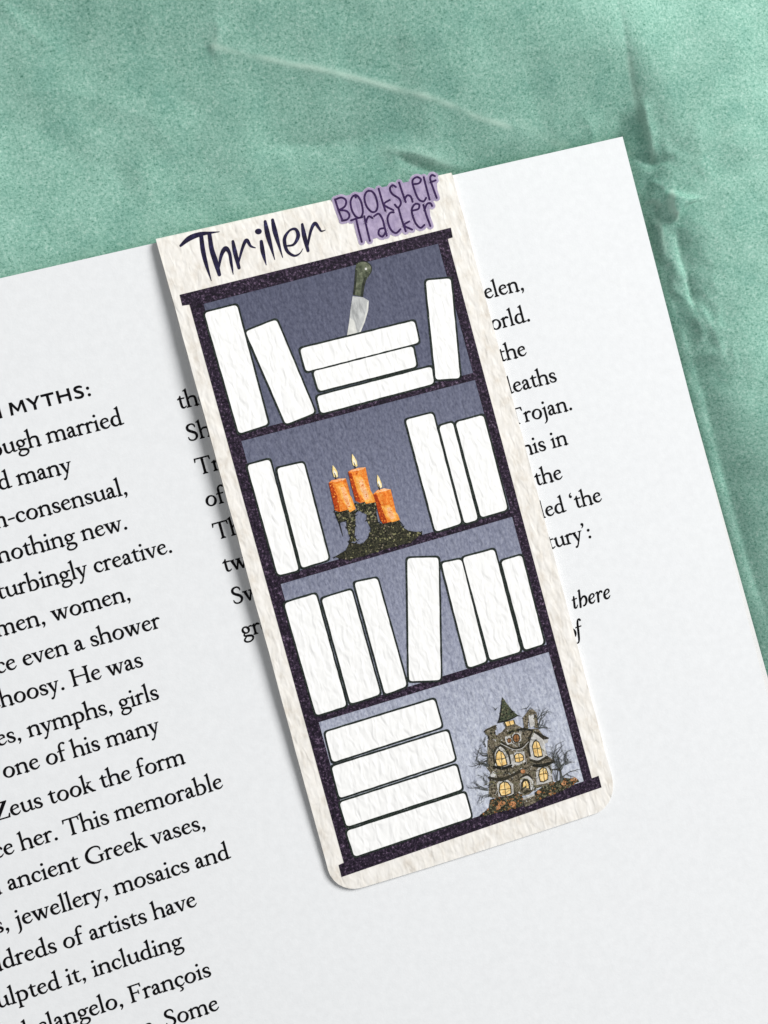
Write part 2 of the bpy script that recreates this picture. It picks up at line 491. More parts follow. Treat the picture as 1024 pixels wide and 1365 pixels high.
ASC = 722
glyph('a', 410, SK((78, 300, 62), (92, 350, 50), (140, 388, 44), (205, 392, 56), (252, 345, 74), (262, 265, 76), (262, 150, 76), (268, 70, 74), (300, 32, 58), (345, 30, 36), (395, 58, 14)),
      SK((255, 248, 24), (200, 226, 36), (120, 190, 58), (75, 130, 76), (85, 60, 76), (135, 28, 58), (190, 38, 40), (262, 100, 26)))
glyph('b', 505, ST(105, ASC, foot=False), SK((105, 60, 72), (112, 30, 40), (150, 12, 30), (230, 6, 38), (330, 36, 60), (402, 120, 82), (412, 220, 86), (375, 325, 76), (300, 378, 58), (215, 375, 40), (128, 310, 26)))
glyph('c', 410, SK((352, 305, 62), (315, 365, 56), (240, 388, 40), (150, 360, 56), (88, 270, 80), (84, 170, 84), (128, 70, 76), (215, 22, 52), (300, 36, 34), (374, 98, 14)))
glyph('d', 515, ST(378, ASC, foot=False), SK((378, 90, 76), (388, 42, 66), (420, 26, 40), (500, 40, 26)),
      SK((350, 330, 26), (300, 380, 36), (220, 384, 44), (130, 330, 70), (84, 225, 86), (92, 120, 84), (150, 40, 66), (225, 20, 44), (295, 40, 32), (355, 95, 24)))
glyph('e', 425, SK((84, 222, 26), (200, 248, 27), (340, 282, 28)),
      SK((346, 270, 40), (335, 340, 54), (280, 385, 48), (215, 390, 40), (135, 350, 58), (84, 260, 78), (84, 160, 84), (130, 68, 74), (215, 24, 50), (310, 42, 34), (390, 112, 14)))
glyph('f', 320, ST(130, 520, flag=False), SK((130, 480, 74), (134, 570, 68), (165, 645, 52), (230, 688, 42), (300, 682, 56), (330, 655, 62)), PO((28, 378), (290, 378), (290, 412), (60, 412), (28, 396)))
glyph('g', 460, bowl(205, 262, 158, 142, 36, 78, 0.3), SK((345, 350, 26), (385, 372, 40), (440, 374, 44)),
      SK((130, 135, 30), (95, 95, 40), (105, 55, 50), (170, 30, 60), (290, 15, 72), (385, -20, 70), (412, -90, 58), (370, -165, 46), (260, -215, 40), (140, -205, 48), (70, -150, 56), (75, -85, 50), (130, -30, 36), (180, 20, 26)))
glyph('h', 525, ST(105, ASC), AR(105, 412))
glyph('i', 255, ST(128, XH), DOT(120, 590))
glyph('j', 250, ST(135, XH, 0, foot=False), SK((135, 40, 74), (132, -80, 70), (112, -160, 54), (60, -225, 30), (10, -250, 14)), DOT(126, 590))
glyph('k', 495, ST(105, ASC), PO((130, 195), (150, 180), (330, 372), (395, 380), (395, 402), (225, 402), (225, 384), (285, 370)), PO((175, 240), (245, 285), (400, 70), (490, 26), (490, 0), (360, 0)))
glyph('l', 250, ST(122, ASC))
glyph('m', 790, ST(110, XH), AR(110, 390), AR(390, 668))
glyph('n', 530, ST(110, XH), AR(110, 405))
glyph('o', 510, bowl(254, 200, 212, 212, 36, 88, -0.35))
glyph('p', 515, ST(115, XH, -225), SK((118, 300, 24), (180, 365, 36), (260, 384, 48), (350, 350, 70), (412, 250, 86), (410, 150, 84), (360, 55, 66), (280, 20, 46), (200, 20, 36), (118, 60, 26)))
glyph('r', 350, ST(110, XH), SK((128, 275, 26), (160, 330, 34), (205, 375, 54), (255, 388, 66), (305, 370, 60), (325, 360, 44)))
glyph('s', 365, SK((292, 292, 20), (288, 335, 34), (250, 378, 36), (180, 388, 44), (108, 360, 66), (84, 300, 72), (120, 240, 78), (200, 195, 82), (274, 140, 78), (290, 85, 68), (250, 32, 54), (175, 14, 38), (95, 36, 38), (58, 85, 30), (52, 130, 18)))
glyph('t', 325, SK((136, 420, 74), (134, 300, 74), (134, 150, 76), (145, 70, 72), (180, 28, 56), (235, 26, 38), (310, 66, 14)), PO((30, 372), (300, 378), (304, 412), (173, 410), (173, 500), (150, 505), (112, 445), (32, 392)))
glyph('u', 520, SK((112, 380, 74), (110, 250, 74), (112, 140, 76), (140, 60, 70), (200, 24, 54), (270, 36, 38), (370, 105, 26)), PO((36, 372), (40, 352), (75, 340), (149, 340), (149, 412), (135, 412), (70, 392)),
      SK((395, 380, 74), (395, 200, 74), (396, 90, 74), (408, 40, 60), (450, 26, 40), (515, 40, 22)), PO((318, 372), (322, 352), (358, 340), (432, 340), (432, 412), (418, 412), (352, 392)))


def vee(x, wd, deep=-8, thick=80, thin=36):
    return [PO((x, 400), (x, 382), (x + 40, 372), (x + wd * .5 - 26, deep), (x + wd * .5 + 26, deep), (x + thick + 62, 372), (x + thick + 92, 382), (x + thick + 92, 400)),
            PO((x + wd * .5 - 6, deep), (x + wd * .5 + 26, deep), (x + wd - 50, 372), (x + wd, 384), (x + wd, 400), (x + wd - 150, 400), (x + wd - 150, 384), (x + wd - 92, 370))]


glyph('v', 455, *vee(5, 445))
glyph('w', 690, *(vee(5, 420)[:1] + [PO((195, -8), (240, -8), (350, 300), (350, 372), (320, 372))] + vee(250, 425)))
glyph('y', 445, *(vee(5, 435, 10)[:1] + [PO((200, -20), (240, -10), (385, 372), (435, 384), (435, 400), (290, 400), (290, 384), (343, 370)), SK((222, 20, 40), (185, -75, 38), (150, -150, 40), (100, -200, 60), (70, -205, 66))]))
glyph('ç', 410, *(G['c'][1] + [SK((215, 10, 26), (205, -40, 26), (255, -70, 44), (265, -120, 50), (215, -165, 36), (150, -175, 18))]))
CAP = 650
glyph('H', 780, ST(135, CAP, w=84, flag=False, head=True), ST(640, CAP, w=84, flag=False, head=True), PO((150, 315), (630, 315), (630, 352), (150, 352)))
glyph('T', 660, ST(330, CAP, w=84, flag=False), PO((40, 655), (620, 655), (620, 618), (40, 618)), PO((34, 640), (60, 655), (80, 618), (50, 510), (28, 505)), PO((626, 640), (600, 655), (580, 618), (612, 510), (634, 505)))
glyph('F', 560, ST(135, CAP, w=84, flag=False, head=True), PO((150, 652), (505, 652), (505, 616), (150, 616)), PO((470, 652), (510, 660), (516, 520), (494, 516), (470, 600)), PO((150, 350), (400, 350), (400, 316), (150, 316)), PO((385, 410), (405, 410), (405, 255), (385, 255)))
glyph('Z', 640, PO((60, 652), (600, 652), (600, 630), (185, 36), (60, 0), (40, 0), (40, 20), (455, 615), (90, 615)), PO((60, 655), (90, 655), (95, 610), (70, 500), (48, 500)), PO((60, 0), (590, 0), (615, 150), (592, 155), (540, 38), (120, 38)))
glyph('S', 490, SK((400, 500, 20), (390, 570, 40), (330, 630, 44), (240, 640, 46), (140, 600, 72), (100, 510, 82), (140, 420, 86), (240, 350, 88), (350, 275, 88), (395, 180, 84), (360, 75, 66), (265, 18, 44), (160, 22, 40), (85, 75, 38), (62, 160, 18)))
glyph('G', 780, SK((655, 470, 20), (640, 560, 40), (560, 620, 44), (430, 638, 46), (270, 590, 68), (140, 470, 90), (100, 320, 96), (140, 170, 92), (260, 60, 72), (420, 14, 50), (560, 26, 40), (640, 60, 44)), ST(640, 270, 30, w=80, flag=False, foot=False), PO((540, 285), (745, 285), (745, 265), (690, 250), (590, 250), (540, 265)))
glyph('.', 250, DOT(110, 40, 52))
glyph(',', 250, DOT(108, 42, 50), SK((135, 50, 60), (140, 0, 46), (120, -60, 30), (75, -110, 14)))
glyph(':', 250, DOT(115, 40, 52), DOT(115, 330, 52))
glyph('-', 320, PO((40, 190), (280, 205), (280, 250), (40, 235)))
glyph('’', 220, DOT(108, 640, 48), SK((134, 645, 58), (138, 600, 46), (118, 545, 28), (75, 500, 14)))
glyph('‘', 220, DOT(115, 540, 48), SK((88, 540, 58), (84, 590, 46), (104, 640, 28), (150, 685, 14)))
glyph(' ', 250)
# heavy sans capitals of the heading
HB = 118
glyph('1N', 800, PO((90, 0), (90 + HB, 0), (90 + HB, 650), (90, 650)), PO((600, 0), (600 + HB, 0), (600 + HB, 650), (600, 650)), PO((90, 650), (215, 650), (715, 0), (590, 0)))
glyph('1M', 920, PO((60, 0), (175, 0), (225, 640), (110, 640)), PO((750, 0), (865, 0), (810, 640), (695, 640)), PO((110, 640), (235, 640), (495, 190), (425, 130)), PO((810, 640), (690, 640), (420, 190), (470, 120)))
glyph('1Y', 720, PO((300, 0), (420, 0), (420, 300), (300, 300)), PO((20, 650), (165, 650), (420, 290), (310, 250)), PO((700, 650), (565, 650), (305, 270), (400, 250)))
glyph('1T', 690, PO((285, 0), (405, 0), (405, 640), (285, 640)), PO((30, 650), (660, 650), (660, 548), (30, 548)))
glyph('1H', 850, PO((95, 0), (212, 0), (212, 650), (95, 650)), PO((640, 0), (757, 0), (757, 650), (640, 650)), PO((200, 290), (650, 290), (650, 390), (200, 390)))
glyph('1S', 620, SK((500, 560, 84), (430, 598, 98), (310, 605, 106), (190, 570, 116), (160, 485, 120), (215, 400, 120), (330, 335, 122), (450, 255, 120), (478, 160, 120), (420, 75, 116), (300, 46, 104), (180, 60, 98), (90, 105, 84)))
glyph('1:', 330, DOT(150, 70, 74), DOT(150, 420, 74))
# slanted letters
glyph('2t', 310, SK((165, 500, 40), (145, 400, 62), (115, 200, 70), (95, 70, 70), (125, 24, 54), (180, 40, 34), (235, 120, 14)), PO((55, 365), (270, 385), (276, 415), (60, 395)))
glyph('2h', 460, SK((180, 690, 60), (150, 500, 68), (105, 200, 72), (70, 4, 70)), PO((110, 665), (125, 690), (205, 715), (205, 670)), SK((110, 180, 22), (180, 310, 34), (265, 388, 54), (350, 385, 72), (390, 300, 78), (375, 170, 76), (300, 50, 54), (220, 20, 54), (210, 25, 40)))
glyph('2e', 390, SK((90, 175, 24), (200, 215, 26), (305, 270, 34), (325, 340, 48), (285, 392, 46), (215, 385, 44), (130, 310, 64), (84, 190, 80), (95, 80, 78), (155, 25, 58), (240, 40, 36), (320, 115, 14)))
glyph('2r', 360, SK((60, 360, 20), (120, 400, 40), (150, 370, 66), (130, 220, 72), (95, 4, 72)), SK((130, 200, 24), (190, 320, 36), (260, 395, 54), (320, 385, 62), (330, 350, 54)))
glyph('2o', 405, bowl(235, 200, 185, 210, 36, 84, 0.3))
glyph('2f', 330, SK((330, 640, 60), (300, 690, 54), (240, 670, 50), (195, 560, 62), (160, 360, 70), (120, 100, 72), (80, -120, 58), (30, -230, 40), (-30, -250, 40)), PO((60, 372), (310, 380), (316, 412), (66, 404)))

EM = 0.373


def fatten(P, d):
    """move every side of a drawn shape outwards by d"""
    A = sum(P[i - 1][0] * P[i][1] - P[i][0] * P[i - 1][1] for i in range(len(P)))
    sg = 1 if A > 0 else -1; out = []
    for i in range(len(P)):
        a, b, c = P[i - 1], P[i], P[(i + 1) % len(P)]
        n1 = Vector((b[1] - a[1], a[0] - b[0])).normalized() * sg; n2 = Vector((c[1] - b[1], b[0] - c[0])).normalized() * sg
        m = n1 + n2; k = d * 2 / max(m.length_squared, 0.8)
        out.append((b[0] + m.x * k, b[1] + m.y * k))
    return out



def text_line(text, y, xr=None, xl=None, em=EM, style='', track=-21.0, name='printed_word', fat=12.0):
    adv = 0; keys = []
    for ch in text:
        k = style + ch if style + ch in G else ch
        keys.append((k, adv)); adv += G[k][0] + track
    s = em / 1000
    x0 = xl if xl is not None else xr - adv * s
    made = []
    M = Mesh()

    def finish(M):
        if not M.v: return
        vs = [(v[0], v[1], page_z(v[0], v[1]) + 0.0022 + 0.00002 * (v[2] % 40)) for v in M.v]
        made.append(link(name, vs, M.f, MAT['ink'], page))
    for k, a in keys:
        if k[-1] == ' ':
            finish(M); M = Mesh(); continue
        for e in G[k][1]:
            f = lambda p: (x0 + (a + p[0]) * s, y + p[1] * s)
            if e[0] == 'p': M.poly([f(p) for p in fatten(e[1], fat)])
            elif e[0] == 's': stroke(M, [f(p) + ((p[2] + 2 * fat) * s,) for p in e[1]], 0, e[2], 4, caps=not e[2])
            else: disc(M, *f(e[1]), (e[1][2] + fat) * s, n=10)
    finish(M)
    return made


def XR(px, py): return un(px, py).x


def YB(px, py): return un(px, py).y


LINES = [  # text, a pixel on the baseline at the right edge of the last letter
    ('though married', (165.2, 565.4)), ('had many', (97, 628.5)), ('non-consensual,', (172, 658)), ('nothing new.', (172.2, 704.4)),
    ('disturbingly creative.', (232, 735.5)), ('men, women,', (176.2, 799)), ('once even a shower', (215.1, 836.2)), ('choosy. He was', (192.2, 888)),
    ('goddesses, nymphs, girls', (213.3, 931.2)), ('one of his many', (214, 975.3)), ('Zeus took the form', (248.1, 1016.8)), ('once her. This memorable', (298.4, 1049.7)),
    ('in ancient Greek vases,', (276, 1103.5)), ('s, jewellery, mosaics and', (307.8, 1143.4)), ('hundreds of artists have', (263.4, 1207.0)), ('sculpted it, including', (245, 1262)),
    ('ichelangelo, François', (282.8, 1300.0)), ('others. Some', (293, 1345.0)),
]
text_line('ION MYTHS:'[2:], 0.5 * (YB(16.7, 554.5) + YB(118.6, 527)), xr=XR(123, 526) + 0.02, em=0.278, style='1', track=30, name='heading_word', fat=14)
for t, p in LINES: text_line(t, YB(*p), xr=XR(*p))
XL = XR(258.5, 633) - 0.09 + 0.06
MID = [('the', (240.5, 545.5)), ('She', (251.8, 588.6)), ('Trojan', (270.2, 631.9)), ('of', (279.5, 675)), ('The', (293, 718.5)), ('two', (303.8, 762.3)), ('Sw', (312.3, 806)), ('great', (338.5, 846))]
for t, p in MID: text_line(t, YB(*p), xl=-2.525)
RIGHT = [('Helen,', (700, 386)), ('world.', (708.4, 427.5)), ('the', (702.6, 473.5)), ('deaths', (743, 508.4)), ('Trojan.', (764.5, 545.5)), ('this in', (757.7, 591.8)),
         ('the', (750.5, 638)), ('called ‘the', (803, 668)), ('century’:', (790, 716))]
for t, p in RIGHT: text_line(t, YB(*p), xr=XR(*p))
text_line('there', YB(814.7, 797) , xr=XR(815, 796), style='2', track=-34)
text_line('of', YB(773, 848), xr=XR(778, 847), style='2')

# ------------------------------------------------------------------ bookmark
bx0, bx1 = -2.196, 2.366
byt = 4.700
byb = -5.275
BL = byt - byb
CARD_T = 0.030
bmk = empty('bookmark', ((bx0 + bx1) / 2, byb, PZ), 'cream paper bookmark printed with a dark bookshelf, folded over the top edge of the page', 'bookmark')
ORG = tuple(bmk.location)


def card_z(x, y):
    u = min(max((x - bx0) / (bx1 - bx0), 0), 1); v = min(max((byt - y) / BL, 0), 1)
    bul = 0.30 - 0.16 * v + 0.76 * math.sin(math.pi * v ** 0.62) ** 1.0
    return page_z(x, y) + CARD_T + 0.012 + 0.138 * bul * (1 - u) ** 1.4 + 0.03 * (1 - v) * (1 - u) + 0.02 * math.sin(math.pi * v)


def on_card(px, py, layer=0.0):
    z = PZ + 0.1
    for _ in range(5):
        p = un(px, py, z); z = card_z(p.x, p.y)
    p.z = z + layer
    return p


STEP = 0.0022


def printed(name, M, mats, layer, parent=bmk, cut=None):
    """put artwork drawn in the photo's pixels onto the card's surface"""
    bm = bmesh.new()
    for f, mi in zip(M.f, M.m):
        vs = [bm.verts.new((M.v[i][0], M.v[i][1], M.v[i][2])) for i in f]
        try: bm.faces.new(vs).material_index = mi
        except ValueError: pass
    if cut:
        xs_ = [v.co.x for v in bm.verts]; ys_ = [v.co.y for v in bm.verts]
        for ax, (lo_, hi_) in ((0, (min(xs_), max(xs_))), (1, (min(ys_), max(ys_)))):
            q = math.floor(lo_ / cut) * cut + cut
            while q < hi_:
                co = (q, 0, 0) if ax == 0 else (0, q, 0); no = (1, 0, 0) if ax == 0 else (0, 1, 0)
                bmesh.ops.bisect_plane(bm, geom=bm.verts[:] + bm.edges[:] + bm.faces[:], plane_co=co, plane_no=no)
                q += cut
    for v in bm.verts:
        k = v.co.z
        p = on_card(v.co.x, v.co.y, layer * STEP + (0.00007 * min(k, 25) + 0.000001 * k))
        v.co = (p.x - ORG[0], p.y - ORG[1], p.z - ORG[2])
    for f in bm.faces:
        f.normal_update()
        if f.normal.z < 0: f.normal_flip()
        f.smooth = True
    me = bpy.data.meshes.new(name); bm.to_mesh(me); bm.free()
    for m in (mats if isinstance(mats, (list, tuple)) else [mats]): me.materials.append(m)
    o = bpy.data.objects.new(name, me); COL.objects.link(o); o.parent = parent
    return o


# the folded card itself: one strip running up the front, over the page edge and down behind the page
FR = 0.045


def card_pos(x, s):
    """s: distance from the fold, negative down the front, positive down the back"""
    u = (x - bx0) / (bx1 - bx0)
    x += (-0.034 * (1 - u)) * min(1, abs(s) / BL)                    # cut by hand, not quite square
    if s < 0.7 - BL: s -= 0.115 * (1 - math.exp(-2.2 * max(u, 0))) * (0.7 - BL - s) / 0.7
    if s <= -0.08:
        y = byt + s; return Vector((x, y, card_z(x, y)))
    zt = card_z(x, byt - 0.08); zb = PZ - 0.014
    if s >= 0.08:
        return Vector((x, byt - s, zb))
    a = (s + 0.08) / 0.16 * math.pi
    return Vector((x, byt - 0.08 + 0.08 * math.sin(a) + 0.0, (zt + zb) / 2 + (zt - zb) / 2 * math.cos(a)))


def rounded(x0, x1, y0, y1, r, n=7):
    pts = []
    for cx_, cy_, a0 in ((x1 - r, y1 - r, 0), (x0 + r, y1 - r, 90), (x0 + r, y0 + r, 180), (x1 - r, y0 + r, 270)):
        for i in range(n + 1):
            a = math.radians(a0 + 90 * i / n); pts.append((cx_ + r * math.cos(a), cy_ + r * math.sin(a)))
    return pts


bm = bmesh.new()
out = rounded(bx0, bx1, -BL, BL - 0.4, 0.40)
bm.faces.new([bm.verts.new((p[0], p[1], 0)) for p in out])
bmesh.ops.triangulate(bm, faces=bm.faces[:])
cuts = [(-BL + 0.25 * i) for i in range(1, int(2 * BL / 0.25))] + [-0.08 + 0.016 * i for i in range(11)]
for q in cuts: bmesh.ops.bisect_plane(bm, geom=bm.verts[:] + bm.edges[:] + bm.faces[:], plane_co=(0, q, 0), plane_no=(0, 1, 0))
for i in range(1, 20):
    q = bx0 + (bx1 - bx0) * i / 20
    bmesh.ops.bisect_plane(bm, geom=bm.verts[:] + bm.edges[:] + bm.faces[:], plane_co=(q, 0, 0), plane_no=(1, 0, 0))
bmesh.ops.dissolve_degenerate(bm, dist=1e-5, edges=bm.edges[:])
bm.verts.ensure_lookup_table(); bm.verts.index_update()
up, dn = [], []
for v in bm.verts:
    x, s = v.co.x, v.co.y
    jit = 0.006 * noise.noise((x * 3, s * 3, 2.0)) + 0.004 * noise.noise((x * 11, s * 11, 7.0))
    if v.is_boundary: x += jit
    p = card_pos(x, s)
    e = 0.004
    n = (card_pos(x + e, s) - card_pos(x - e, s)).cross(card_pos(x, s + e) - card_pos(x, s - e)).normalized()
    up.append(p); dn.append(p - n * CARD_T)
vv = [tuple(p) for p in up] + [tuple(p) for p in dn]; nn = len(up)
ff = []
for f in bm.faces:
    idx = [v.index for v in f.verts]
    ff.append(tuple(idx)); ff.append(tuple(nn + i for i in reversed(idx)))
for e in bm.edges:
    if e.is_boundary:
        a, b = (l.vert.index for l in (e.link_loops[0], e.link_loops[0].link_loop_next))
        ff.append((b, a, nn + a, nn + b))
bm.free()
card = link('card', vv, ff, MAT['card'], bmk, org=ORG)
card.data.polygons.foreach_set('use_smooth', [True] * len(card.data.polygons))
card.data.set_sharp_from_angle(angle=math.radians(38))

# printed bookcase: wash behind, then the frame with its boards
M = Mesh(); M.poly([(262, 398), (590, 318), (784, 1042), (466, 1150)])
printed('shelf_back', M, MAT['wash'], 1, cut=26)


def band(M, a, b, th):
    """a board whose lower edge runs a-b and that is th pixels thick"""
    M.poly([a, b, (b[0] - th * .26, b[1] - th), (a[0] - th * .26, a[1] - th)])


fr = Mesh()
fr.poly([(239.6, 393), (601, 303.5), (603.6, 316.5), (597, 318.5), (583.5, 325), (270, 405.5), (253, 406), (243.2, 407.5)])
fr.poly([(252.5, 405), (270, 400), (475.5, 1146), (458.5, 1150)])
fr.poly([(583, 321), (596.5, 317), (789.5, 1039.5), (778.5, 1042.5)])
fr.poly([(451.5, 1153), (459, 1149.5), (474, 1142.5), (779, 1041), (788.5, 1037.5), (798, 1034), (802, 1049.5), (455.5, 1169)])
band(fr, (316, 589.5), (637, 505.5), 9.5)
band(fr, (366, 781), (689, 687), 10)
band(fr, (419, 964.5), (733, 868.5), 10)
printed('shelf_frame', fr, MAT['frame'], 2, cut=26)

BOOKS = [
    (272.7, 417.1, 315.7, 406.4, 357.7, 565.5, 318.6, 578.2), (327.4, 442.1, 368.4, 425.9, 420.2, 549.9, 381.1, 565.5),
    (400, 464.9, 552.4, 427.6, 558.7, 456.8, 408.1, 495.4), (417.3, 495.4, 550.3, 461.4, 555.4, 488.6, 425.4, 521.6),
    (422.3, 528.4, 575.2, 488.6, 578.5, 511.4, 427.9, 551.3), (567.6, 374.3, 600.6, 371, 613.3, 503.8, 580.8, 506.3),
    (329.5, 620.5, 359.5, 612.3, 398.4, 760, 370.6, 766.9), (368.9, 624.6, 404.6, 616.4, 438.6, 745.6, 402.5, 757.1),
    (540.8, 559.8, 576.8, 550.7, 615.4, 697.4, 580.6, 708.9), (585.2, 568.4, 603, 562.9, 637, 692.4, 619.2, 698),
    (607.3, 563.4, 644.1, 553.2, 676.6, 679.2, 641.1, 689.8),
    (378.9, 804, 420.9, 791.3, 462.1, 940.7, 421.5, 953.4), (428.8, 798.1, 468.4, 786, 506.9, 925.1, 467.4, 938.4),
    (472.3, 776.6, 502.6, 770.4, 542.6, 914.3, 513.3, 925.5), (543, 744.1, 584.4, 743, 587.5, 906.3, 545.3, 908),
    (588.4, 750.5, 614.9, 745.3, 648.9, 881.7, 624.3, 889.9), (616.6, 743.4, 658.7, 732.2, 694.1, 868.1, 653.6, 880.5),
    (668.1, 748.1, 695.3, 739.9, 725.1, 857.8, 699.3, 866.5),
    (433.5, 976.2, 579, 931.7, 589.2, 968.6, 443.2, 1016), (441.9, 1021.9, 596.8, 973.6, 607, 1013, 452.8, 1063.8),
    (452.8, 1069.6, 608.2, 1019.4, 616.4, 1051.9, 462.2, 1101.9), (461.7, 1107.7, 619.7, 1056.2, 628.5, 1089.2, 472.4, 1141.7),
]


def round_quad(q, grow, r, n=4, seed=0):
    P = [Vector((q[i], q[i + 1])) for i in range(0, 8, 2)]
    c = sum(P, Vector((0, 0))) / 4
    out = []
    E = []
    for i in range(4):                              # push the four sides out by grow
        a, b = P[i], P[(i + 1) % 4]; d = (b - a).normalized(); nrm = Vector((d.y, -d.x))
        if nrm.dot((a + b) / 2 - c) < 0: nrm = -nrm
        E.append((a + nrm * grow, d))
    Q = []
    for i in range(4):
        (a, d), (b, e) = E[i - 1], E[i]
        t = ((b.x - a.x) * e.y - (b.y - a.y) * e.x) / (d.x * e.y - d.y * e.x)
        Q.append(a + d * t)
    for i in range(4):
        p = Q[i]; a = (Q[i - 1] - p); b = (Q[(i + 1) % 4] - p)
        a1, b1 = p + a.normalized() * r, p + b.normalized() * r
        for k in range(n + 1):
            t = k / n; out.append((1 - t) ** 2 * a1 + 2 * t * (1 - t) * p + t * t * b1)
        nseg = max(2, int(b.length / 9))
        end = Q[(i + 1) % 4] - b.normalized() * r
        for k in range(1, nseg): out.append(b1.lerp(end, k / nseg))
    return [(v.x + 0.45 * noise.noise((v.x * .12, v.y * .12, seed)), v.y + 0.45 * noise.noise((v.x * .12, v.y * .12, seed + 9))) for v in out]


for i, q in enumerate(BOOKS):
    M = Mesh(); M.poly(round_quad(q, 2.6, 6.0, seed=i))
    bk = printed('book_outline', M, MAT['outline'], 3 + 0.02 * i, cut=26)
    M = Mesh(); M.poly(round_quad(q, 0, 5.0, seed=i + 40))
    printed('book_spine', M, MAT['white'], 4, parent=bk, cut=26)


def cv(off, sc):
    def g(*pts): return [(p[0] / sc + off[0], p[1] / sc + off[1]) + ((p[2] / sc,) if len(p) > 2 else ()) for p in pts]
    return g


def inside(x, y, poly):
    c = False
    for i in range(len(poly)):
        (x1, y1), (x2, y2) = poly[i - 1][:2], poly[i][:2]
        if (y1 > y) != (y2 > y) and x < (x2 - x1) * (y - y1) / (y2 - y1) + x1: c = not c
    return c


def flecks(M, poly, n, mis, size=2.2, rnd=random):
    """brush dabs scattered inside an outline"""
    xs_ = [p[0] for p in poly]; ys_ = [p[1] for p in poly]; k = 0; tries = 0
    while k < n and tries < n * 20:
        tries += 1
        x, y = rnd.uniform(min(xs_), max(xs_)), rnd.uniform(min(ys_), max(ys_))
        if not inside(x, y, poly): continue
        a = rnd.uniform(0, 6.28); s = size * rnd.uniform(0.5, 1.2); e = rnd.uniform(0.35, 0.8)
        ca, sa = math.cos(a), math.sin(a)
        M.poly([(x + s * (ca * math.cos(t) - e * sa * math.sin(t)), y + s * (sa * math.cos(t) + e * ca * math.sin(t))) for t in (0, 1.2, 2.3, 3.3, 4.3, 5.3)], rnd.choice(mis))
        k += 1


# title brushed in ink
g = cv((220, 220), 4.6545)
TH = [[(98, 500, 16), (150, 456, 32), (215, 430, 28), (285, 420, 14), (338, 414, 4)], [(225, 432, 24), (235, 520, 28), (255, 610, 23), (288, 718, 4)],
      [(276, 425, 24), (290, 520, 29), (315, 600, 32), (338, 680, 22)], [(334, 645, 10), (350, 560, 22), (376, 518, 30), (400, 545, 20), (412, 610, 18), (424, 678, 4)],
      [(422, 474, 18), (435, 540, 27), (460, 638, 20)], [(455, 615, 10), (480, 520, 18), (506, 466, 22), (532, 502, 15), (562, 514, 5)],
      [(598, 474, 20), (608, 540, 26), (629, 620, 4)], [(622, 350, 18), (640, 440, 30), (682, 587, 4)], [(668, 340, 18), (685, 420, 29), (731, 574, 4)],
      [(755, 502, 10), (800, 492, 16), (827, 440, 24), (810, 398, 18), (772, 408, 14), (742, 460, 22), (757, 530, 20), (800, 562, 15), (835, 550, 9), (857, 518, 3)],
      [(852, 368, 16), (865, 440, 28), (888, 532, 18)], [(885, 505, 12), (905, 410, 18), (930, 362, 22), (955, 390, 16), (970, 410, 11), (995, 404, 4)]]
title = None
for grp in ((0, 1, 2, 3), (4, 5), (6,), (7,), (8,), (9,), (10, 11)):
    M = Mesh()
    for k in grp: stroke(M, g(*TH[k]), n=8)
    printed('title_letter', M, MAT['title'], 2)
M = Mesh(); c = g((580, 412))[0]; disc(M, c[0], c[1], 4.6, 3.9)
printed('title_dot', M, MAT['title'], 2)

# lilac badge behind the second title
g = cv((420, 210), 4.2667)
BT = [[(114, 238), (132, 295), (156, 357)], [(114, 240), (150, 228), (176, 245), (170, 278), (136, 300)], [(136, 300), (178, 304), (196, 328), (184, 352), (154, 360)],
      [(228, 214), (212, 225), (202, 255), (210, 300), (232, 336), (258, 342), (272, 312), (264, 258), (245, 222), (228, 214), (232, 228)],
      [(306, 188), (290, 200), (281, 230), (292, 275), (320, 308), (345, 306), (356, 275), (345, 222), (325, 194), (304, 190)],
      [(362, 178), (380, 240), (400, 303)], [(424, 242), (392, 268), (446, 300)],
      [(460, 168), (440, 158), (426, 178), (440, 208), (478, 234), (488, 262), (472, 286), (454, 268)],
      [(478, 143), (496, 198), (516, 254)], [(510, 238), (524, 216), (544, 222), (555, 252)],
      [(562, 152), (592, 146), (602, 124), (578, 112), (554, 134), (566, 186), (588, 236), (616, 250), (632, 230)],
      [(618, 112), (634, 175), (652, 240)], [(692, 230), (672, 175), (655, 122), (664, 100), (682, 106)], [(656, 142), (686, 130)],
      [(205, 358), (240, 346), (268, 340)], [(234, 348), (248, 412), (266, 480)], [(280, 334), (294, 400), (312, 474)], [(288, 372), (304, 336), (326, 344)],
      [(336, 334), (362, 320), (384, 352), (396, 398), (408, 444)], [(396, 402), (368, 408), (362, 436), (384, 450), (402, 424)],
      [(448, 312), (426, 316), (412, 352), (430, 408), (460, 430), (486, 408)], [(474, 284), (492, 350), (516, 420)], [(536, 364), (506, 386), (552, 410)],
      [(556, 302), (588, 292), (592, 268), (568, 266), (550, 302), (568, 366), (598, 400), (622, 384)],
      [(616, 270), (634, 330), (656, 390)], [(622, 302), (636, 266), (656, 260), (666, 276)]]
bd = Mesh()
for s_ in BT: stroke(bd, g(*s_), 1, n=4, w=39 / 4.2667)
bd.poly(g((112, 232), (290, 190), (470, 150), (690, 104), (700, 232), (650, 262), (660, 380), (590, 402), (390, 448), (260, 480), (225, 360), (150, 362)), 0)
for s_ in BT: stroke(bd, g(*s_), 0, n=4, w=31 / 4.2667)
badge = printed('title_badge', bd, [MAT['lilac'], MAT['lilac_rim']], 1.2, cut=26)
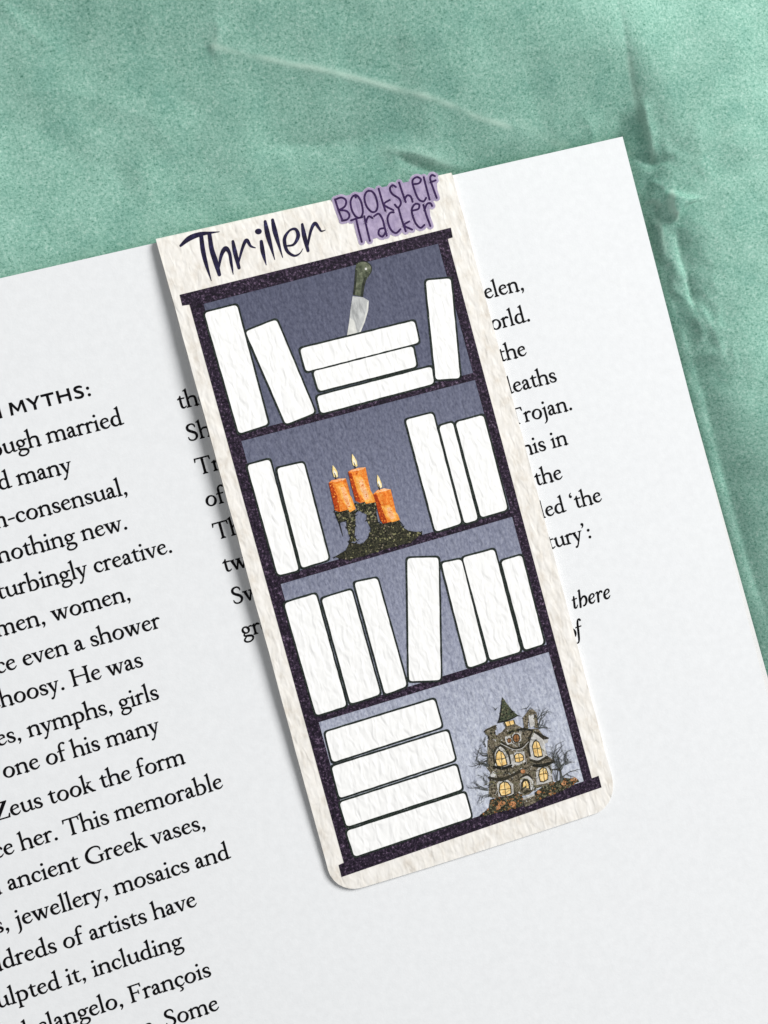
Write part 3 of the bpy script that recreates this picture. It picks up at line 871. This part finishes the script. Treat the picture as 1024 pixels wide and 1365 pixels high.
for grp in ((0, 1, 2), (3,), (4,), (5, 6), (7,), (8, 9), (10,), (11,), (12, 13), (14, 15), (16, 17), (18, 19), (20,), (21, 22), (23,), (24, 25)):
    M = Mesh()
    for k in grp: stroke(M, g(*BT[k]), n=6, w=11.5 / 4.2667)
    printed('badge_letter', M, MAT['dark_violet'], 3, parent=badge)

# knife standing in the top book
g = cv((400, 340), 3.938)
hd = g((296, 48), (318, 36), (350, 38), (372, 58), (374, 84), (358, 112), (346, 135), (338, 168), (331, 220), (278, 209), (284, 160), (288, 110), (290, 75))
bl = g((276, 216), (331, 222), (361, 240), (358, 290), (340, 350), (318, 404), (247, 421), (258, 350), (266, 280))
M = Mesh(); M.poly(bl); M.poly(g((352, 246), (361, 242), (357, 292), (340, 352), (318, 404), (308, 406), (332, 350), (348, 292)), 1)
M.poly(g((262, 330), (285, 345), (300, 408), (247, 421)), 1)
kb = printed('knife', M, [MAT['steel'], MAT['steel_pale']], 2.5); kb.name = 'knife'
M = Mesh(); M.poly(hd); M.poly(g((338, 168), (331, 220), (318, 217), (324, 160), (336, 120), (352, 112)), 1); M.poly(g((290, 75), (300, 80), (294, 160), (288, 209), (278, 209), (284, 160)), 1)
stroke(M, g(*[p + (5,) for p in ((296, 48), (318, 36), (350, 38), (372, 58), (374, 84), (358, 112))]), 1)
c = g((346, 73))[0]; disc(M, c[0], c[1], 1.6, mi=2)
printed('handle', M, [MAT['grip'], MAT['grip_dark'], MAT['steel_pale']], 3, parent=kb)

# three candles on a mossy stand
g = cv((420, 590), 6.4)
st = Mesh()
parts = [
    [(165, 592), (240, 585), (330, 548), (352, 590), (330, 650), (250, 668), (205, 685), (182, 640)],
    [(340, 520), (420, 515), (492, 486), (528, 545), (520, 600), (455, 612), (400, 590), (360, 575)],
    [(560, 690), (640, 680), (708, 648), (745, 720), (800, 752), (900, 766), (905, 785), (800, 830), (640, 800), (580, 760)],
    [(265, 640), (345, 620), (345, 700), (338, 800), (360, 830), (290, 850), (300, 800), (270, 730)],
    [(440, 590), (520, 580), (540, 680), (600, 760), (560, 830), (440, 850), (478, 740), (440, 660)],
    [(170, 972), (262, 918), (295, 850), (345, 858), (400, 868), (462, 800), (540, 772), (700, 765), (840, 766), (905, 780), (820, 850), (700, 880), (560, 920), (420, 965), (300, 1000), (210, 990)],
]
dark_px = [g(*p) for p in parts]
for p in dark_px: st.poly(p, 0)
for p in dark_px:
    flecks(st, p, 80, [4, 0, 2, 2, 4, 3], 1.6)
    for k in range(len(p)):            # ragged fringe
        q = p[k]
        for _ in range(3):
            a = random.uniform(0, 6.28)
            st.poly([(q[0] - 1, q[1]), (q[0] + 1, q[1] + .6), (q[0] + 4.2 * math.cos(a), q[1] + 3.4 * math.sin(a))], 2)
for s_ in ([(205, 670, 10), (222, 740, 7), (240, 800, 3)], [(700, 655, 8), (740, 690, 5), (760, 740, 3)], [(590, 690, 8), (575, 740, 6), (600, 770, 3)], [(175, 600, 6), (185, 640, 5), (205, 690, 3)]):
    stroke(st, g(*s_), 2)
stand = printed('candle_stand', st, [MAT['moss'], MAT['moss_pale'], MAT['soot'], MAT['stone'], MAT['lichen']], 3.5)
CAND = [
    ([(116, 345), (140, 322), (200, 308), (262, 305), (285, 380), (320, 545), (270, 575), (210, 590), (172, 580), (140, 450)],
     [(116, 345), (150, 350), (185, 450), (215, 588), (172, 580), (140, 450)], [(222, 385), (250, 375), (285, 470), (300, 540), (278, 560), (245, 480)], [(150, 192), (170, 215), (190, 250), (196, 290), (180, 300), (160, 292), (148, 250)], [(130, 330), (200, 308), (262, 305), (240, 322), (170, 335)]),
    ([(282, 250), (310, 232), (370, 215), (430, 210), (455, 330), (487, 470), (440, 500), (385, 515), (345, 495), (310, 370)],
     [(282, 250), (312, 262), (350, 390), (392, 514), (345, 495), (310, 370)], [(372, 320), (405, 312), (450, 430), (460, 480), (425, 490), (390, 400)], [(315, 96), (335, 122), (355, 160), (362, 200), (345, 208), (322, 190), (314, 150)], [(292, 245), (370, 215), (430, 210), (410, 228), (330, 246)]),
    ([(495, 440), (530, 405), (590, 390), (645, 400), (665, 480), (700, 640), (650, 675), (580, 690), (555, 660), (520, 520)],
     [(495, 440), (525, 440), (575, 570), (618, 684), (580, 690), (555, 660), (520, 520)], [(610, 560), (640, 550), (672, 610), (680, 645), (650, 660), (625, 620)], [(530, 273), (548, 300), (566, 345), (572, 380), (552, 390), (536, 370), (528, 330)], [(508, 428), (540, 402), (590, 390), (640, 400), (600, 412), (540, 425)])]
for body, dk, hi, fl, tp in CAND:
    M = Mesh(); b_ = g(*body); M.poly(b_, 0)
    h_ = g(*hi); hx_, hy_ = sum(p[0] for p in h_) / len(h_), sum(p[1] for p in h_) / len(h_)
    for k_, m_ in ((2.3, 3), (1.65, 4)): M.poly([(hx_ + (p[0] - hx_) * k_, hy_ + (p[1] - hy_) * (0.8 + k_ * .25)) for p in h_], m_)
    M.poly(g(*dk), 1); M.poly(g(*tp), 2); M.poly(g(*hi), 2)
    flecks(M, g(*dk), 26, [0, 1, 1], 1.3); flecks(M, g(*hi), 16, [0, 2, 2], 1.2); flecks(M, b_, 16, [0, 3, 1, 4], 1.0)
    cd = printed('candle', M, [MAT['orange_wax'], MAT['deep_orange_wax'], MAT['peach_wax'], MAT['gold_wax'], MAT['amber_wax']], 5)
    M = Mesh(); f_px = g(*fl); M.poly(f_px, 0)
    cx_, cy_ = sum(p[0] for p in f_px) / len(f_px), sum(p[1] for p in f_px) / len(f_px) + 1.6
    M.poly([(cx_ + (p[0] - cx_) * .5, cy_ + (p[1] - cy_) * .5) for p in f_px], 1)
    wk = f_px[4]; stroke(M, [(wk[0] - 2.2, wk[1] - 6, .8), (wk[0] - .8, wk[1] - 2, 1.3), (wk[0] - .2, wk[1] + 2, 1.3)], 2)
    printed('flame', M, [MAT['flame_yellow'], MAT['flame_pale'], MAT['soot']], 5.5, parent=cd)

# haunted house
g = cv((630, 920), 6.4)
hs = Mesh()
body = g((135, 905), (150, 700), (118, 660), (125, 560), (128, 430), (150, 395), (215, 380), (262, 345), (290, 300), (360, 285), (430, 325), (500, 330), (560, 330), (615, 400), (605, 440), (640, 560),
         (700, 600), (660, 640), (690, 790), (540, 840), (480, 890), (240, 930))
hs.poly(body, 0)
flecks(hs, body, 700, [0, 1, 1, 2, 3, 0, 1, 3, 4], 1.6)
for _ in range(130):                                   # creepers and timbers crossing the front
    while True:
        x, y = random.uniform(110, 700), random.uniform(280, 920); q = g((x, y))[0]
        if inside(q[0], q[1], body): break
    a = random.uniform(0, 6.28); pts = [(q[0], q[1], random.uniform(.5, 1.1))]
    for _k in range(3):
        a += random.uniform(-.9, .9); l_ = random.uniform(1.5, 4)
        pts.append((pts[-1][0] + l_ * math.cos(a), pts[-1][1] + l_ * math.sin(a), pts[-1][2] * .75))
    stroke(hs, pts, random.choice((1, 2, 3, 4, 1)), n=3)
house = printed('haunted_house', hs, [MAT['stone'], MAT['timber'], MAT['soot'], MAT['moss_pale'], MAT['stone_pale']], 2.6)


def sub(name, polys, mats, layer, strokes=(), dabs=(), each=False):
    if each:                                     # separate pieces, separate parts
        for k, p in enumerate(polys): sub(name, [p], mats, layer + 0.02 * k, dabs=[(p[0], 5, [0, 3, 3, 5], 1.2)] if name == 'wall' else [(p[0], 14, [1, 2, 5], 1.4)])
        for k, p in enumerate(strokes): sub(name, [], mats, layer + 0.02 * k, strokes=[p])
        return
    M = Mesh()
    for p, mi in polys: M.poly(g(*p), mi)
    for p, n_, mis, sz in dabs: flecks(M, g(*p), n_, mis, sz)
    for s_, mi in strokes: stroke(M, g(*s_), mi)
    return printed(name, M, mats, layer, parent=house)


MS = [MAT['stone'], MAT['timber'], MAT['soot'], MAT['stone_pale'], MAT['roof_green'], MAT['moss_pale']]
# pale plaster walls
sub('wall', [([(508, 345), (548, 370), (606, 428), (620, 500), (636, 560), (565, 606), (496, 600), (480, 500), (470, 440)], 3),
             ([(176, 520), (200, 482), (236, 466), (280, 498), (312, 560), (328, 630), (296, 652), (200, 660), (180, 600)], 3),
             ([(308, 552), (345, 545), (356, 640), (338, 660), (318, 620)], 3),
             ([(540, 690), (560, 660), (640, 650), (668, 700), (675, 775), (600, 800), (545, 805)], 3),
             ([(405, 760), (440, 725), (490, 725), (515, 780), (525, 840), (470, 860), (410, 850)], 3),
             ([(275, 395), (320, 385), (335, 450), (300, 465), (280, 440)], 3), ([(335, 380), (380, 362), (412, 375), (415, 430), (380, 450), (345, 448)], 3),
             ([(205, 800), (228, 768), (300, 764), (345, 800), (350, 880), (300, 905), (222, 912)], 3), ([(475, 215), (520, 205), (530, 300), (490, 320)], 3),
             ([(602, 425), (645, 415), (640, 445), (612, 455)], 3), ([(355, 530), (440, 520), (450, 610), (390, 640), (352, 630)], 3), ([(150, 720), (175, 690), (200, 700), (205, 760), (160, 765)], 3)], MS, 5.0, each=True)
sub('turret', [([(428, 235), (480, 165), (512, 160), (550, 195), (532, 205), (478, 212), (470, 330), (440, 320)], 0), ([(524, 215), (548, 200), (562, 320), (530, 320)], 0), ([(262, 278), (352, 252), (372, 300), (290, 330)], 0)], MS, 5.2, each=True)
sub('roof', [([(254, 60), (272, 85), (300, 125), (345, 180), (388, 214), (340, 245), (280, 258), (216, 274), (236, 225), (244, 150)], 4)], MS, 5.4,
    dabs=[([(254, 60), (300, 125), (388, 214), (216, 274)], 60, [1, 2, 4, 5], 1.6)], strokes=[([(254, 60, 4), (244, 150, 7), (232, 230, 8), (216, 274, 6)], 2), ([(216, 274, 10), (300, 255, 12), (388, 214, 6)], 2)])
sub('eave', [], MS, 5.6, each=True, strokes=[([(508, 346, 14), (560, 372, 24), (605, 400, 30), (645, 408, 12)], 1), ([(512, 346, 14), (490, 400, 18), (476, 470, 16), (490, 560, 14)], 1),
    ([(500, 595, 18), (560, 608, 22), (635, 565, 18)], 1), ([(235, 470, 14), (200, 495, 20), (180, 545, 16), (190, 620, 12)], 1), ([(235, 470, 14), (275, 495, 20), (310, 560, 16), (322, 625, 12)], 1),
    ([(180, 650, 14), (260, 665, 26), (330, 640, 16)], 2), ([(140, 745, 16), (240, 760, 34), (330, 730, 22), (400, 690, 26)], 1), ([(520, 640, 20), (600, 640, 30), (690, 610, 16)], 2),
    ([(300, 360, 10), (360, 345, 16), (430, 330, 20), (500, 340, 14)], 2), ([(230, 430, 10), (290, 470, 18), (360, 500, 22), (440, 470, 20), (480, 430, 12)], 1), ([(400, 760, 10), (425, 735, 16), (470, 720, 18), (505, 750, 12)], 1)])
sub('chimney', [([(98, 348), (112, 332), (195, 293), (206, 320), (190, 338), (202, 400), (150, 430), (125, 380), (108, 368)], 0)], MS, 5.4,
    dabs=[([(98, 348), (195, 293), (202, 400), (150, 430)], 36, [1, 2, 5], 1.5)], strokes=[([(100, 350, 8), (150, 322, 7), (205, 300, 6)], 2), ([(112, 372, 5), (160, 348, 6), (200, 335, 4)], 5)])
WIN = [  # outline of each lit window, and its glazing bars
    ([(200, 600), (204, 545), (222, 518), (252, 530), (275, 570), (288, 630), (240, 645), (212, 640)], [((240, 525), (252, 645)), ((204, 590), (280, 578))]),
    ([(360, 560), (376, 543), (405, 540), (428, 560), (430, 592), (400, 610), (368, 608)], [((390, 540), (402, 610)), ((360, 582), (430, 572))]),
    ([(512, 480), (524, 445), (540, 432), (562, 448), (582, 500), (590, 555), (555, 565), (528, 555)], [((540, 434), (560, 562)), ((512, 500), (584, 490))]),
    ([(230, 860), (236, 805), (262, 784), (296, 790), (318, 820), (322, 875), (280, 892), (245, 895)], [((268, 784), (282, 894)), ((230, 850), (322, 838))]),
    ([(568, 720), (575, 680), (596, 662), (622, 670), (638, 710), (636, 755), (605, 775), (578, 772)], [((598, 662), (612, 775)), ((568, 718), (638, 706))]),
    ([(276, 272), (345, 256), (352, 288), (292, 306)], [((310, 264), (322, 298))]),
]
for poly, bars in WIN:
    M = Mesh(); P = g(*poly)
    cx_, cy_ = sum(p[0] for p in P) / len(P), sum(p[1] for p in P) / len(P)
    M.poly([(cx_ + (p[0] - cx_) * 1.22, cy_ + (p[1] - cy_) * 1.18) for p in P], 1)
    M.poly(P, 0)
    for a, b in bars: stroke(M, [q + (0.9,) for q in g(a, b)], 1)
    printed('window', M, [MAT['amber'], MAT['timber']], 6, parent=house)
for c_, r in (((312, 428), 14), ((372, 408), 24)):
    M = Mesh(); p = g(c_)[0]; disc(M, p[0], p[1], r * 1.35 / 6.4, r * 1.7 / 6.4, 1); disc(M, p[0], p[1], r / 6.4, r * 1.3 / 6.4, 0)
    stroke(M, [(p[0], p[1] - r * 1.4 / 6.4, .7), (p[0] + .4, p[1] + r * 1.4 / 6.4, .7)], 1)
    printed('window', M, [MAT['rust'], MAT['timber']], 6, parent=house)
sub('door', [([(412, 850), (412, 790), (430, 758), (462, 752), (486, 780), (496, 860), (450, 885)], 1), ([(428, 835), (430, 790), (446, 772), (462, 775), (474, 800), (478, 830), (462, 850), (452, 810)], 0)],
    [MAT['amber'], MAT['timber'], MAT['stone']], 6, strokes=[([(446, 772, 5), (456, 815, 5), (450, 850, 5)], 1), ([(430, 860, 16), (455, 840, 20), (485, 850, 12)], 2)])
sub('stair', [([(428, 918), (525, 884), (540, 955), (445, 995)], 0), ([(428, 918), (525, 884), (528, 898), (432, 934)], 1)], [MAT['stone'], MAT['stone_pale'], MAT['timber']], 6,
    strokes=[([(434, 945, 4), (532, 912, 4)], 2), ([(440, 968, 4), (537, 935, 4)], 2)], dabs=[([(428, 918), (525, 884), (540, 955), (445, 995)], 18, [0, 1, 2], 1.0)])
hedge = [[(60, 1066), (140, 1005), (150, 930), (240, 910), (300, 900), (420, 880), (430, 985), (330, 1015), (200, 1045), (90, 1075)],
         [(530, 870), (600, 820), (690, 790), (780, 745), (900, 760), (905, 775), (780, 850), (640, 905), (540, 950)]]
sub('hedge', [(p, 0) for p in hedge], [MAT['moss'], MAT['moss_pale'], MAT['rust'], MAT['soot'], MAT['twig']], 5.7,
    dabs=[(hedge[0], 240, [0, 1, 1, 0, 3, 1, 2, 2], 1.5), (hedge[1], 200, [0, 1, 1, 2, 0, 3, 1, 2], 1.5)])
for x, y, r in ((240, 968, 24), (262, 962, 16), (340, 972, 28), (218, 1000, 18), (865, 765, 24), (776, 790, 22), (428, 692, 18), (660, 885, 12), (565, 870, 16)):
    M = Mesh(); p = g((x, y))[0]; r /= 6.4
    disc(M, p[0], p[1], r * 1.12, r * .98, 1); disc(M, p[0], p[1] - .2, r, r * .85, 0)
    for d in (-.45, .1, .55): stroke(M, [(p[0] + d * r * .7, p[1] - r * .75, .35), (p[0] + d * r * 1.15, p[1], .45), (p[0] + d * r * .8, p[1] + r * .75, .35)], 1)
    printed('pumpkin', M, [MAT['pumpkin'], MAT['rust']], 6.5, parent=house)


def branch(M, x, y, a, ln, wd, depth):
    pts = [(x, y, wd)]
    for i in range(3):
        a += random.uniform(-.45, .45); x += math.cos(a) * ln / 3; y += math.sin(a) * ln / 3
        pts.append((x, y, wd * (1 - .22 * (i + 1))))
        if depth and i: branch(M, x, y, a + random.choice((-1, 1)) * random.uniform(.5, 1.0), ln * .62, wd * .55, depth - 1)
    stroke(M, pts, random.choice((0, 0, 1)), n=3)


TREES = [  # x, y, direction, length, width, depth in the print
    [(130, 640, -2.4, 110, 14, 2), (120, 560, 3.0, 80, 9, 2), (110, 480, -2.2, 60, 8, 1), (130, 600, 2.8, 70, 8, 2)],
    [(130, 850, 3.4, 100, 12, 2), (140, 890, 2.7, 80, 9, 2), (120, 800, 3.9, 70, 8, 2)],
    [(765, 770, -1.7, 130, 22, 2), (750, 660, -0.6, 90, 12, 2), (745, 650, -1.9, 120, 11, 2), (790, 610, -1.3, 80, 9, 2), (720, 770, -1.75, 180, 9, 2), (700, 620, -1.6, 150, 8, 1)],
    [(560, 310, -1.0, 100, 11, 2), (550, 250, -0.9, 80, 9, 2), (560, 320, -0.2, 70, 8, 1), (470, 180, -1.2, 40, 6, 1)],
]
for tr in TREES:
    M = Mesh()
    for x, y, a, ln, wd, dp in tr + [(x_ + random.uniform(-14, 14), y_ + random.uniform(-20, 20), a_ + random.uniform(-.5, .5), l_ * .8, w_ * .6, d_) for x_, y_, a_, l_, w_, d_ in tr * 2]:
        p = g((x, y))[0]; branch(M, p[0], p[1], a, ln / 6.4, wd / 6.4, dp)
    printed('bare_tree', M, [MAT['twig'], MAT['timber']], 5.9, parent=house)
cr = []
for _ in range(46):
    x, y = random.uniform(140, 680), random.uniform(330, 900); a = random.uniform(0, 6.28)
    if not inside(*g((x, y))[0], body): continue
    pts = [(x, y, random.uniform(4, 7))]
    for _k in range(4):
        a += random.uniform(-.8, .8); l_ = random.uniform(14, 30)
        pts.append((pts[-1][0] + l_ * math.cos(a), pts[-1][1] + l_ * math.sin(a), pts[-1][2] * .78))
    cr.append((pts, random.choice((0, 0, 1, 2))))
M = Mesh()
for pts, mi in cr: stroke(M, g(*pts), mi, n=3)
printed('creeper', M, [MAT['timber'], MAT['lichen'], MAT['twig']], 5.9, parent=house)
sub('garland', [], [MAT['stone_pale'], MAT['moss_pale']], 6.6, strokes=[([(235, 452, 5), (290, 480, 6), (350, 505, 6), (420, 495, 6), (475, 440, 4)], 0), ([(300, 700, 4), (350, 690, 6), (390, 655, 5), (430, 645, 4)], 1), ([(380, 505, 4), (372, 530, 3)], 0)])
sub('bat', [], [MAT['twig']], 6, strokes=[([(172, 142, 2), (190, 158, 5), (196, 168, 6), (205, 152, 4), (216, 148, 2)], 0), ([(410, 160, 2), (440, 156, 4), (468, 148, 4), (492, 112, 2)], 0), ([(385, 214, 5), (420, 222, 2)], 0)])
